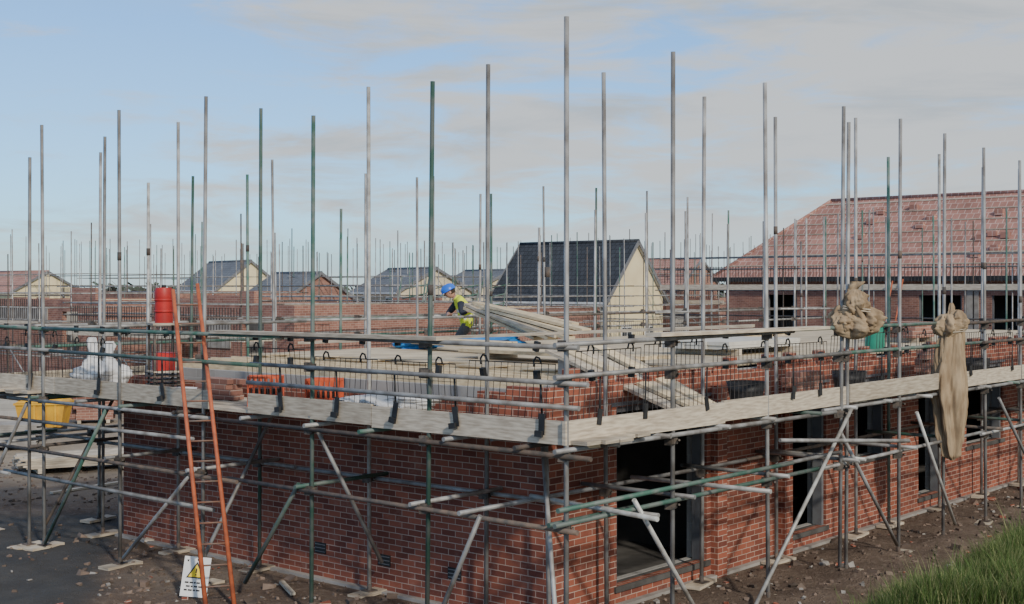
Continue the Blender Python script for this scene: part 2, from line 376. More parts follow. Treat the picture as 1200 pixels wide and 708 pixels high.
for (u,z) in ((2.6,.32),(5.0,.32),(7.6,.32),(3.8,.32)):
    mb.box((1.29,u,z),(1.31,u+.215,z+.14),'black')
    for k in range(3): mb.box((1.285,u+.01,z+.02+k*.045),(1.292,u+.205,z+.03+k*.045),'greyframe')
mb.obj('air_bricks',bb)
# ---------------------------------------------------------------- main scaffolding
sc=empty('scaffolding',C0,ANG)
tub=MB(); cpl=MB(); brd=MB(); grd=MB()
DECK=2.25; ZL=[1.43,2.14,2.87,3.2]
r0=.0255
def tmat(): 
    x=random.random(); return 'steel' if x<.54 else ('rusty' if x<.70 else ('green' if x<.90 else 'pale'))
def coup(x,y,z,big=1):
    a=R(0,.7); rt=Matrix.Rotation(a,3,'Z')
    cpl.box((-.045,-.045,-.04),(.045,.045,.04),'coupler',rt,(x,y,z))
    cpl.tube((x+.04,y-.05,z),(x-.03,y-.11,z+.01),.012,'coupler',6)
    cpl.box((-.03,-.03,-.055),(.03,.06,.055),'coupler',rt,(x-.02,y+.01,z))
def standard(v,u,top,m=None,base=0,joint=True):
    lx,ly=R(-.05,.05),R(-.05,.05); z=base; zt=CAMZ+top
    m=m or tmat()
    if m=='rusty': m='steel'
    tub.tube((v,u,base),(v+lx,u+ly,zt),r0,m,10)
    tub.tube((v,u,base-.02),(v,u,base+.12),.03,'rusty',8); tub.box((v-.075,u-.075,base+.035),(v+.075,u+.075,base+.045),'rusty')
    brd.plank((v-.28,u-.03,base+.01),(v+.28,u+R(-.08,.08),base+.015),.225,.038,'board')
    if joint and random.random()<.35:
        zj=R(3.5,4.6); tub.tube((v+lx*zj/6,u+ly*zj/6,zj),(v+lx*zj/6,u+ly*zj/6,zj+.11),.030,'rusty',8)
LO=[(0,2.65,'steel'),(1.9,2.22,'green'),(3.78,2.02,'green'),(5.88,2.44,'steel'),(7.73,2.42,'steel'),(9.69,2.38,'rusty'),(11.5,2.3,'steel')]
LI=[(2.03,2.56,'steel'),(3.97,2.49,'pale'),(6.12,2.43,'green'),(7.96,2.39,'steel'),(9.92,2.33,'steel')]
RO=[(1.86,2.57),(3.93,2.48),(5.80,2.39),(5.98,2.2),(7.61,2.40),(9.19,2.34),(10.9,2.27),(12.5,2.18),(14.4,2.3),(16.2,2.2),(18.1,2.3),(20,2.25),(22,2.2),(24,2.2),(26,2.2)]
RI=[(2.15,2.50),(4.18,2.44),(6.10,2.38),(8.54,2.6),(9.7,2.1),(11.7,2.3),(13.6,2.2),(15.5,2.3),(17.4,2.1),(19.5,2.25),(21.5,2.2),(23.5,2.2)]
for u,t,m in LO:
    standard(0,u,t,m)
    for z in ZL: coup(0,u,z+R(-.02,.02))
for u,t,m in LI:
    standard(1.1,u,t,m)
    for z in ZL[:2]: coup(1.1,u,z)
for v,t in RO:
    standard(v,0,t,'steel' if v<6 else None)
    for z in ZL: coup(v,0,z+R(-.02,.02))
for v,t in RI:
    standard(v,1.1,t,'steel' if v<7 else None)
    for z in ZL[:2]: coup(v,1.1,z)
standard(1.1,1.1,-1.7,'steel')
v=-.3
while v<27:
    standard(v+R(-.2,.2),11.1,R(1.9,2.5)); standard(v+R(-.2,.2)+.3,9.9,R(1.2,2.4))
    for z in ZL: coup(v,11.1,z)
    v+=1.95
for u in (1.1,3,5,7,9,11): standard(25.6,u,R(2,2.4)); standard(26.8,u,R(2,2.4))
def run(p,q,m=None,z1=None,seg=None):
    p=Vector(p);q=Vector(q);d=(q-p);Ln=d.length;d.normalize();s=0;k=0
    side=Vector((-d.y,d.x,0))*.052
    while s<Ln:
        l=min(R(4.5,6.4),Ln-s+.3); a=p+d*max(0,s-.25)+side*(k%2); b_=p+d*(s+l)+side*(k%2)
        tub.tube(a+Vector((0,0,R(-.02,.02))),b_+Vector((0,0,R(-.02,.02))),r0,m or tmat(),10); s+=l;k+=1
o=.055
for z in ZL:
    run((-o,-.25+R(-.1,.1),z),(-o,12.2,z)); run((-.25,-o,z+.05),(27,-o,z+.05))
    run((-.5,11.1+o,z),(27,11.1+o,z))
run((1.1+o,.2,2.14),(1.1+o,12,2.14)); run((1.1+o,-.3,1.43),(1.1+o,12,1.43))
run((.2,1.1+o,2.19),(26,1.1+o,2.19)); run((-.3,1.1+o,1.48),(26,1.1+o,1.48))
run((0,9.9,2.14),(26,9.9,2.14)); run((0,9.85,3.2),(26,9.85,3.2))
run((-o,-.2,2.62),(-o,4.6,2.62),'steel'); run((-.2,-o,1.62),(5.5,-o,1.62)); run((-o,6,1.85),(-o,12,1.85))
run((-o-.05,5.5,1.0),(-o-.05,12,1.05))
run((0,11.6,1.43),(27,11.6,1.43));run((-.3,12,2.14),(6,12,2.14));run((-.3,11.3,2.87),(4,11.3,2.87));run((-.3,11.3,3.2),(4,11.3,3.2))
u=.5
while u<12: tub.tube((-.1-R(0,.12),u,2.195),(1.28,u,2.195),r0,tmat(),8); u+=R(.9,1.3)
v=.4
while v<26: tub.tube((v,-.1-R(0,.12),2.215),(v,1.28,2.215),r0,tmat(),8); tub.tube((v,9.7,2.2),(v,11.5,2.2),r0,tmat(),6); v+=R(.95,1.3)
for u,_,_ in LO: tub.tube((-.2,u+.06,1.48),(1.28,u+.06,1.48),r0,tmat(),8)
for v,_ in RO: tub.tube((v+.06,-.25,1.53),(v+.06,1.28,1.53),r0,tmat(),8)
tub.tube((.4,-.8,1.56),(.9,1.2,1.52),r0,'pale',8); tub.tube((2.4,-.9,1.6),(2.5,1.0,1.57),r0,'pale',8)
def br(a,b_,m=None): tub.tube(a,b_,r0,m or tmat(),8); 
br((-.1,9.5,.1),(-.1,7.9,2.15)); br((-.1,11.6,.15),(-.1,10,2.1)); br((-.1,7.5,.15),(-.1,5.9,1.5)); br((-.09,1.75,.1),(-.09,1.05,1.45)); br((-.09,4.9,.2),(-.09,3.9,1.5))
br((1.0,-.1,1.6),(2.3,-.1,.1),'pale'); br((3.4,-.12,.05),(5.9,-.12,2.2),'pale'); br((5.6,-.12,1.9),(7.3,-.12,.2)); br((8.0,-.1,2.0),(9.4,-.1,.2),'pale'); br((11.2,-.1,2.0),(13.2,-.1,.3)); br((14,-.1,.2),(16,-.1,2.1))
br((4.0,-.12,1.95),(6.6,-.6,1.75),'steel'); br((0,.1,.2),(1.1,1.2,2.1)); br((0,5.9,.3),(1.15,5.9,2.1)); br((0,9.7,.3),(1.15,9.7,2.1))
br((0,3.8,2.3),(1.15,3.8,.4))
def deck(x0,x1,y0,y1,alongx):
    n=int(((y1-y0) if alongx else (x1-x0))/.232)
    for k in range(n):
        s=(x0 if alongx else y0)-R(0,2); e=x1 if alongx else y1
        while s<e:
            l=3.9; a=max(s,(x0 if alongx else y0)-R(0,.15)); b_=min(s+l,e)
            if b_>a+.1:
                zz=DECK+R(-.004,.004)
                if alongx: brd.box((a,y0+k*.232,zz),(b_-.01,y0+k*.232+.225,zz+.038),'board')
                else: brd.box((x0+k*.232,a,zz),(x0+k*.232+.225,b_-.01,zz+.038),'board')
            s+=l
deck(.03,1.28,-.15,12,False); deck(1.3,26,.03,1.25,True); deck(-.2,26,9.75,11.05,True)
def toe(a,b_,axis_,c,hz=0):
    z0=DECK+hz+R(-.008,.008); s=R(-.012,.012)
    i=len(brd.v)
    if axis_=='u': brd.box((c-.04,a,z0),(c,b_,z0+.235),'board')
    else: brd.box((a,c-.04,z0),(b_,c,z0+.235),'board')
    k_=1 if axis_=='u' else 0
    for j in range(i,i+8):
        if brd.v[j][k_]>(a+b_)/2: brd.v[j].z+=s
toe(0.0,2.75,'u',.0+.03); toe(2.76,4.95,'u',.03,.01); toe(5.75,9.4,'u',.03,.005); toe(9.41,12.2,'u',.03)
toe(-.05,2.9,'v',-.02+.03); toe(2.91,6.6,'v',.03,.006); toe(6.0,9.9,'v',-.012,.02); toe(9.91,13.7,'v',.03); toe(13.71,17.5,'v',.03); toe(17.51,21.3,'v',.03); toe(21.31,26,'v',.03)
for a in range(6): toe(a*4.4,a*4.4+4.38,'v',11.12)
brd.plank((-.07,1.6,3.25),(-.07,5.5,3.24),.2,.038,'board'); brd.plank((1.4,-.07,3.29),(5.2,-.07,3.28),.2,.038,'board')
brd.plank((.3,-.1,2.215),(.9,1.2,2.215),.22,.03,'newwood')
def guard(axis_,c,s,e,skip=(),far=False):
    x=s
    while x<e:
        wd=R(1.1,1.4); x2=min(x+wd,e)
        if any(a<x<b_ for a,b_ in skip): x=x2; continue
        zt=3.2+R(-.26,.0); zb=2.36+R(-.05,.12); tl=R(-.03,.05); sk=R(-.03,.03)
        n=max(3,int((x2-x-.06)/.088))
        for k in range(n+1):
            t=x+.03+(x2-x-.06)*k/n
            if axis_=='u': a,b_=(c+tl,t+sk,zb),(c,t,zt)
            else: a,b_=(t+sk,c+tl,zb),(t,c,zt)
            grd.tube(a,b_,.0046 if not far else .004,'guard',4,cap=False)
        for h in ((0,2.5,5.5,8) if not far else (0,8)):
            z=zb+(zt-zb)*h/8; 
            rr=.0055 if h in (0,8) else .0028
            q=1-h/8
            if axis_=='u': grd.tube((c+tl*q,x+.03+sk*q,z),(c+tl*q,x2-.03+sk*q,z),rr,'guard',4,cap=False)
            else: grd.tube((x+.03+sk*q,c+tl*q,z),(x2-.03+sk*q,c+tl*q,z),rr,'guard',4,cap=False)
        for t in (x+.25,x2-.25):
            if far: continue
            q=(c-.03,t,3.2) if axis_=='u' else (t,c-.03,3.25)
            if random.random()<.7: grd.box((-.022,-.028,-.05),(.022,.028,.05),'black',Matrix.Rotation(R(-.3,.3),3,'X'),q)
            for j in range(4):
                a1=j*.9-.5; a2=a1+.9; f=lambda a:(math.cos(a)*.05,math.sin(a)*.07)
                (p0,p1),(p2,p3)=f(a1),f(a2)
                if axis_=='u': grd.tube((c-.02,t+p0,zt+.0+p1),(c-.02,t+p2,zt+.0+p3),.010,'black',5)
                else: grd.tube((t+p0,c-.02,zt+p1),(t+p2,c-.02,zt+p3),.010,'black',5)
            if random.random()<.6:
                q=(c-.03,t,2.9) if axis_=='u' else (t,c-.03,2.9)
                grd.box((-.022,-.028,-.05),(.026,.028,.06),'black',Matrix.Rotation(R(-.3,.3),3,'Y'),q)
        x=x2+R(0,.16)
guard('u',.06,.15,12,skip=((4.3,5.7),)); guard('v',.06,.2,25); guard('v',11.0,0,25,far=True)
for u in (.28,1.45,2.35,3.3,4.3,6.7,8.2,10):
    a=R(-.25,.25); rt=Matrix.Rotation(a,3,'X'); grd.box((-.012,-.035,-.13),(0.0,.035,.08),'black',rt,(-.03,u,2.46)); grd.box((-.03,-.045,-.03),(.0,.045,.03),'black',rt,(-.045,u+.02,2.34))
    grd.tube((-.03,u,2.5),(-.02,u+.03,2.88),.012,'black',6)
for v in (.5,1.3,2.5,4.5,5.2,7,8.7,10.2,12,14):
    rt=Matrix.Rotation(R(-.25,.25),3,'Y'); grd.box((-.035,-.012,-.08),(.035,.0,.08),'black',rt,(v,-.03,2.49)); grd.tube((v,-.03,2.5),(v+.03,-.02,2.9),.010,'black',6)
tub.obj('tubes',sc); cpl.obj('couplers',sc); brd.obj('boards',sc); grd.obj('brick_guards',sc)
# ---------------------------------------------------------------- ladders
def ladder(foot,topc,w_,sdv,r=.029):
    ld=empty('ladder'); mb=MB()
    ax=(topc-foot).normalized(); sd_=Vector(sdv).normalized()
    for s in (-1,1):
        q=topc+sd_*(w_-.01)*s+ax*(.04*s)
        mb.tube(foot+sd_*w_*s,q,r,'orange',10,r2=r*.83)
    Ln=(topc-foot).length
    k=.25
    while k<Ln-.1:
        c=foot+ax*k; mb.tube(c-sd_*w_,c+sd_*w_,.011,'rung',8); k+=.254
    mb.obj('stiles_and_rungs',ld)
ladder(P(258,15.5,0),P(217,16.7,3.80),.165,(.96,.28,0))
ladder(P(1040,50,2.0),P(1052,51,4.1),.2,(.9,-.4,0),.035)
# ---------------------------------------------------------------- sign
sg=empty('warning_sign',P(226,15.95,.02),.15); mb=MB(); rt=Matrix.Rotation(-.22,3,'X')@Matrix.Rotation(.12,3,'Y')
mb.box((-.16,-.006,0),(.16,.006,.48),'whitep',rt); 
def tri(sz,y,zc,m): 
    pts=[(-sz,y,zc-sz*.58),(sz,y,zc-sz*.58),(0,y,zc+sz*1.15)]; mb.face([rt@Vector(p) for p in pts],m)
tri(.115,-.010,.29,'black'); tri(.088,-.013,.288,'signyellow')
mb.box((-.008,-.018,.285),(.008,-.015,.34),'black',rt); mb.box((-.008,-.018,.258),(.008,-.015,.272),'black',rt)
for k,(a,b_) in enumerate(((-.12,.12),(-.1,.11),(-.12,.07))):
    z=.16-k*.045; x=a
    while x<b_:
        l=R(.02,.05); mb.box((x,-.012,z),(min(x+l,b_),-.009,z+.018),'black',rt); x+=l+.012
mb.obj('panel',sg)
mb=MB(); mb.tube((.1,.25,0),(.06,.09,.44),.012,'black'); mb.tube((-.1,.25,0),(-.06,.09,.44),.012,'black'); mb.obj('stand',sg)
# ---------------------------------------------------------------- bags, crates, bins
def cloth(mb,c,rx,ry,h,m,seed=0,fold=.18,k=7,nu=22,nv=40,prof=None,sway=0,lean=(0,0),zs=1):
    def fn(a,b_):
        s=a/(nu-1); t=2*math.pi*b_/nv
        pr=prof(s) if prof else math.sin(math.pi*min(1,max(0,.5+ .5*s)))**.5
        ct,st=math.cos(t),math.sin(t)
        f=1+fold*math.sin(k*t+3*zs*math.sin(2*s+seed))*(.5+.5*s)+fold*1.3*noise.noise(Vector((ct*1.5,st*1.5,s*3*zs+seed)))+fold*.8*noise.noise(Vector((ct*4,st*4,s*9*zs+seed)))+fold*.6*noise.noise(Vector((ct*9,st*9,s*16*zs+seed)))
        return (c[0]+rx*pr*f*ct+sway*math.sin(s*5+seed)+lean[0]*s,c[1]+ry*pr*f*st+lean[1]*s,c[2]+h*s+fold*.12*noise.noise(Vector((ct*3,st*3,s*6+seed)))*abs(h)*pr*zs)
    mb.grid(fn,nu,nv,m,closed=True)
def bagprof(s): return (.9+.25*math.sin(s*2.6))*(1 if s<.75 else max(.02,1-(s-.75)/.25)**.6)
mb=MB(); p=W(.65,9.2,2.29); cloth(mb,p,.34,.27,.42,'white',1,.18,5,prof=bagprof); 
for k,(dx,h) in enumerate(((-.15,.52),(.1,.46))):
    cloth(mb,p+Vector((dx,0,.25)),.15,.08,h,'white',3+k,.35,4,prof=lambda s:max(.05,1.0-.75*s+.12*math.sin(s*9)))
mb.obj('bulk_bag')
mb=MB(); p=W(.6,3.1,2.29); cloth(mb,p,.42,.22,.28,'white',5,.35,6,prof=bagprof); cloth(mb,p+Vector((-.35,.05,0)),.22,.2,.24,'white',8,.4,5,prof=bagprof); mb.obj('crumpled_bag')
mb=MB(); p=W(.7,7.3,2.29); cloth(mb,p,.3,.2,.13,'white',9,.3,6,prof=bagprof); mb.obj('crumpled_bag')
def crate(p,rz,w_=.42,d=.30,h=.38):
    mb=MB(); n=6
    for s in (-1,1):
        for k in range(n+1):
            x=-w_/2+w_*k/n; mb.box((x-.012,s*d/2-.008,0),(x+.012,s*d/2+.008,h),'crate')
            y=-d/2+d*k/n; mb.box((s*w_/2-.008,y-.012,0),(s*w_/2+.008,y+.012,h),'crate')
        for z in (0,.12,.24,h-.03):
            mb.box((-w_/2,s*d/2-.011,z),(w_/2,s*d/2+.011,z+.028),'crate'); mb.box((s*w_/2-.011,-d/2,z),(s*w_/2+.011,d/2,z+.028),'crate')
    mb.box((-w_/2,-d/2,.0),(w_/2,d/2,.012),'crate'); mb.box((-w_/2+.03,-d/2+.03,.013),(w_/2-.03,d/2-.03,.22),'black')  # black block inside stands in for shade behind the holes
    mb.obj('plastic_crate',None,p,rz)
crate(W(.55,5.3,2.29),.12,.42); crate(W(.7,4.35,2.29),-.15,.38)
def barrel(name,p,r,h,m,n=28,prof=(1,1.03,.98,1.04,.99,1.05,1.08,.9)):
    mb=MB(); 
    def fn(a,b_):
        s=a/(len(prof)-1); t=2*math.pi*b_/n; return (r*prof[a]*math.cos(t),r*prof[a]*math.sin(t),h*s)
    mb.grid(fn,len(prof),n,m,closed=True); mb.tube((0,0,h-.02),(0,0,h-.001),r*.88,m,n)
    for z in (.3,.62): mb.tube((0,0,h*z),(0,0,h*z+.03),r*1.06,m,n)
    mb.tube((0,0,h),(0,0,h+.04),r*.25,'black',12)
    return mb.obj(name,None,p)
pb=P(192,18.6,2.29)
mb=MB()
for k in range(4): mb.box((-.21,-.21,.06+k*.06),(.21,.21,.08+k*.06),'rusty')
mb.box((-.13,-.13,.33),(.13,.13,.58),'red'); mb.box((-.2,-.2,.3),(.2,.2,.325),'board')
for x in(-.17,.17):
    for y in(-.17,.17): mb.tube((x,y,0),(x,y,.99),.02,'rusty')
mb.box((-.2,-.2,.97),(.2,.2,1.0),'board')
mb.obj('trestle_stand',None,pb,.5)
barrel('water_barrel',pb+Vector((0,0,1.0)),.125,.5,'red')
mb=MB()
def frus(mb,z0,z1,a0,b0,a1,b1,m):
    q=[(-a0,-b0,z0),(a0,-b0,z0),(a0,b0,z0),(-a0,b0,z0),(-a1,-b1,z1),(a1,-b1,z1),(a1,b1,z1),(-a1,b1,z1)]
    for f in [(0,3,2,1),(4,5,6,7),(0,1,5,4),(1,2,6,5),(2,3,7,6),(3,0,4,7)]: mb.face([q[k] for k in f],m)
frus(mb,.1,.68,.52,.4,.62,.48,'yellow'); frus(mb,.685,.74,.66,.52,.66,.52,'yellow'); frus(mb,.745,.88,.62,.48,.45,.33,'yellow')
for x in (-.4,-.13,.13,.4): mb.box((x-.03,-.5,.12),(x+.03,-.40,.68),'yellow')
mb.box((-.5,-.38,-.05),(-.3,.38,.098),'black');mb.box((.3,-.38,-.05),(.5,.38,.098),'black')
p=P(52,34.5); mb.obj('grit_bin',None,(p.x,p.y,gh(p.x,p.y)+.05),.1)
def stack(name,p,rz,nx_,nz_,L_,m,w_=.225,t=.04,base=0):
    mb=MB()
    for k in range(nz_):
        for j in range(nx_): mb.box((-L_/2+R(-.1,.1),j*w_*1.02-nx_*w_/2,.1+k*(t+.003)),(L_/2+R(-.1,.1),(j+1)*w_*1.02-nx_*w_/2-.006,.1+k*(t+.003)+t),m)
    for x in (-L_*.35,L_*.35): mb.box((x-.05,-nx_*w_/2,0),(x+.05,nx_*w_/2,.098),'board')
    return mb.obj(name,None,p,rz)
p=P(92,27.3); stack('board_stack',(p.x,p.y,gh(p.x,p.y)),.5,5,5,2.4,'board')
p=P(8,31); stack('board_stack',(p.x,p.y,gh(p.x,p.y)),.2,4,12,1.6,'conc')
p=P(14,36); stack('block_pallet',(p.x,p.y,gh(p.x,p.y)),.2,4,5,1.1,'block',.25,.215)
p=P(110,37); stack('brick_pallet',(p.x,p.y,gh(p.x,p.y)),.3,4,6,1.1,'brickbg',.25,.15)
def onfloor(v,u): return W(v,u,2.709)
stack('insulation_stack',onfloor(9,3.5),ANG,3,2,2.4,'insul',.4,.06); stack('timber_stack',onfloor(6.3,7.6),ANG+1.4,4,2,3.4,'newwood',.1,.05)
stack('timber_stack',onfloor(12,5.2),ANG+.2,6,2,4,'newwood',.1,.05)
stack('timber_stack',onfloor(4.9,4.0),ANG+1.5,5,1,3.6,'newwood',.15,.05)
stack('brick_pallet',onfloor(15,3.2),ANG,4,2,1.0,'brickbg',.22,.15)
for (v,u,s) in ((6.6,8.6,.5),(8.2,8.4,.7)):
    mb=MB(); cloth(mb,onfloor(v,u),.5*s*1.4,.3,.2,'tarp',v,.3,5,prof=bagprof); mb.obj('blue_sheet')
def tub_obj(p):
    mb=MB(); mb.grid(lambda a,b_:((.19+.06*(a if a<3 else 2)/2-(.02 if a==3 else 0))*math.cos(b_/20*6.283),(.19+.06*(a if a<3 else 2)/2-(.02 if a==3 else 0))*math.sin(b_/20*6.283),.15*(a if a<3 else 1.2)),4,20,'black',closed=True)
    mb.tube((0,0,.1),(0,0,.2),.2,'conc',20); mb.obj('mortar_tub',None,p)
for v,u in ((4.6,.7),(7.4,.65),(12,.6)): tub_obj(W(v,u,2.29))
stack('brick_stack',W(6.2,.75,2.2),ANG,2,5,.7,'brickbg',.11,.066); stack('brick_stack',W(10.6,.75,2.2),ANG,2,7,.9,'brickbg',.11,.066); stack('brick_stack',W(.75,6.5,2.2),ANG+1.57,2,4,.7,'brickbg',.11,.066)
mb=MB(); mb.grid(lambda a,b_:(.16*(1+.05*(a%2))*math.cos(b_/20*6.283),.16*(1+.05*(a%2))*math.sin(b_/20*6.283),.1*a),6,20,'greenplastic',closed=True); mb.tube((0,0,.45),(0,0,.49),.15,'greenplastic',20); mb.obj('green_drum',None,W(10.9,1.9,2.72))
# bulk of lifted planks: two fanned layers
mb=MB()
A=P(552,26.0,3.46); B_=P(662,24.0,2.84)
for k in range(14):
    j=k%7; la=k//7
    a=A+Vector((R(-.08,.08)+j*.06,-.09*j+.25,-.01*j-.075*la+.02*(j%2))); q=B_+Vector((-.42+.10*j+R(-.12,.12)-.1*la,-.21*j+.5,.03*(j%2)+.09*(1-la)+.01*j))
    mb.plank(a,q,.225,.055,'newwood' if k%4 else 'board')
mb.plank(A+Vector((.35,-.5,-.02)),B_+Vector((.35,-.8,.20)),.22,.05,'newwood'); mb.plank(A+Vector((.1,.1,.03)),B_+Vector((.2,.2,.28)),.2,.05,'newwood'); mb.obj('plank_bundle')
mb=MB()
for k in range(5):
    a=W(3.05+.26*k+R(-.05,.05),2.55+R(-.2,.2),2.98+.03*(k%2)); q=W(2.75+.2*k+R(-.1,.1),.3+R(0,.15),2.33+.03*(k%2)); mb.plank(a,q,.2,.04,'newwood' if k%2 else 'board')
mb.obj('plank_bundle'); 
mb=MB(); mb.box((-.6,-.1,0),(.6,.1,.2),'block'); mb.obj('block_support',None,W(3.6,2.4,2.69),ANG); mb=MB(); mb.plank(W(5.3,1.0,3.28),W(3.0,7.5,2.95),.22,.04,'board'); mb.obj('long_plank')
# ---------------------------------------------------------------- hessian
def hang(name,p,parts):
    mb=MB(); parts(mb); return mb.obj(name,None,p,ANG-.75)
bell=lambda s:.12+1.0*math.sin(math.pi*min(1,max(0,s)))**.6
def roll(mb):
    cloth(mb,(0,0,0),.19,.12,-2.05,'hess',2,.32,5,nu=90,nv=110,prof=lambda s:(.62+.5*math.sin(.2+s*2.9)+.05*math.sin(s*17))*(1 if s<.97 else max(.2,(1-s)/.03)),sway=.04,zs=.5)
    cloth(mb,(.13,-.03,-.02),.08,.06,-1.75,'hess',5,.34,3,nu=60,nv=56,prof=lambda s:.7+.45*math.sin(s*3.0),sway=.04,zs=.6)
    cloth(mb,(-.14,-.04,-.05),.075,.055,-1.05,'hess',9,.36,3,nu=50,nv=56,prof=lambda s:(.5+.7*math.sin(s*3.1)),zs=.6,sway=.02)
    cloth(mb,(-.09,-.05,.16),.18,.14,-.36,'hess',4,.3,6,nu=36,nv=64,prof=bell,zs=.6)
    cloth(mb,(.1,-.02,.22),.13,.12,-.36,'hess',6,.34,5,nu=30,nv=56,prof=bell,zs=.6)
    cloth(mb,(.02,.03,.32),.08,.05,-.3,'hess',8,.4,4,nu=22,nv=40,prof=lambda s:.3+.9*s,zs=.5)
    for z in (-.10,-.13): mb.tube((-.17,-.13,z),(.17,-.13,z+.03),.010,'board',6)
    cloth(mb,(-.1,-.12,-.08),.035,.02,-.55,'hess',3,.3,3,nu=16,nv=20,prof=lambda s:1-.5*s,lean=(-.08,0),zs=.4)
hang('hessian_roll',W(9.19,-.12,3.24),roll)
def kb(mb):
    for k,(x,z,a,h) in enumerate(((-.15,.12,.15,.34),(.13,.10,.18,.36),(0,.32,.13,.34),(.20,-.04,.11,.26),(-.03,.0,.20,.34),(-.2,-.02,.10,.26))):
        cloth(mb,(x,-.05*(k%3),z+.05),a,a*.8,-h,'hess',k*3+1,.34,5+k%2,nu=30,nv=64,prof=bell,lean=(R(-.08,.08),0),zs=.7)
    cloth(mb,(-.05,-.04,.32),.05,.04,.15,'hess',2,.5,4,nu=14,nv=32,prof=lambda s:.6+1.1*s,zs=.4,lean=(.09,0))
    cloth(mb,(-.02,-.16,.15),.05,.03,-.34,'hess',6,.4,3,nu=18,nv=28,prof=lambda s:1+.2*s,lean=(.16,0),zs=.4)
    for z in (.12,.15): mb.tube((-.2,-.15,z),(.16,-.19,z-.05),.010,'board',6)
hang('hessian_bundle',W(5.95,-.12,3.40),kb)
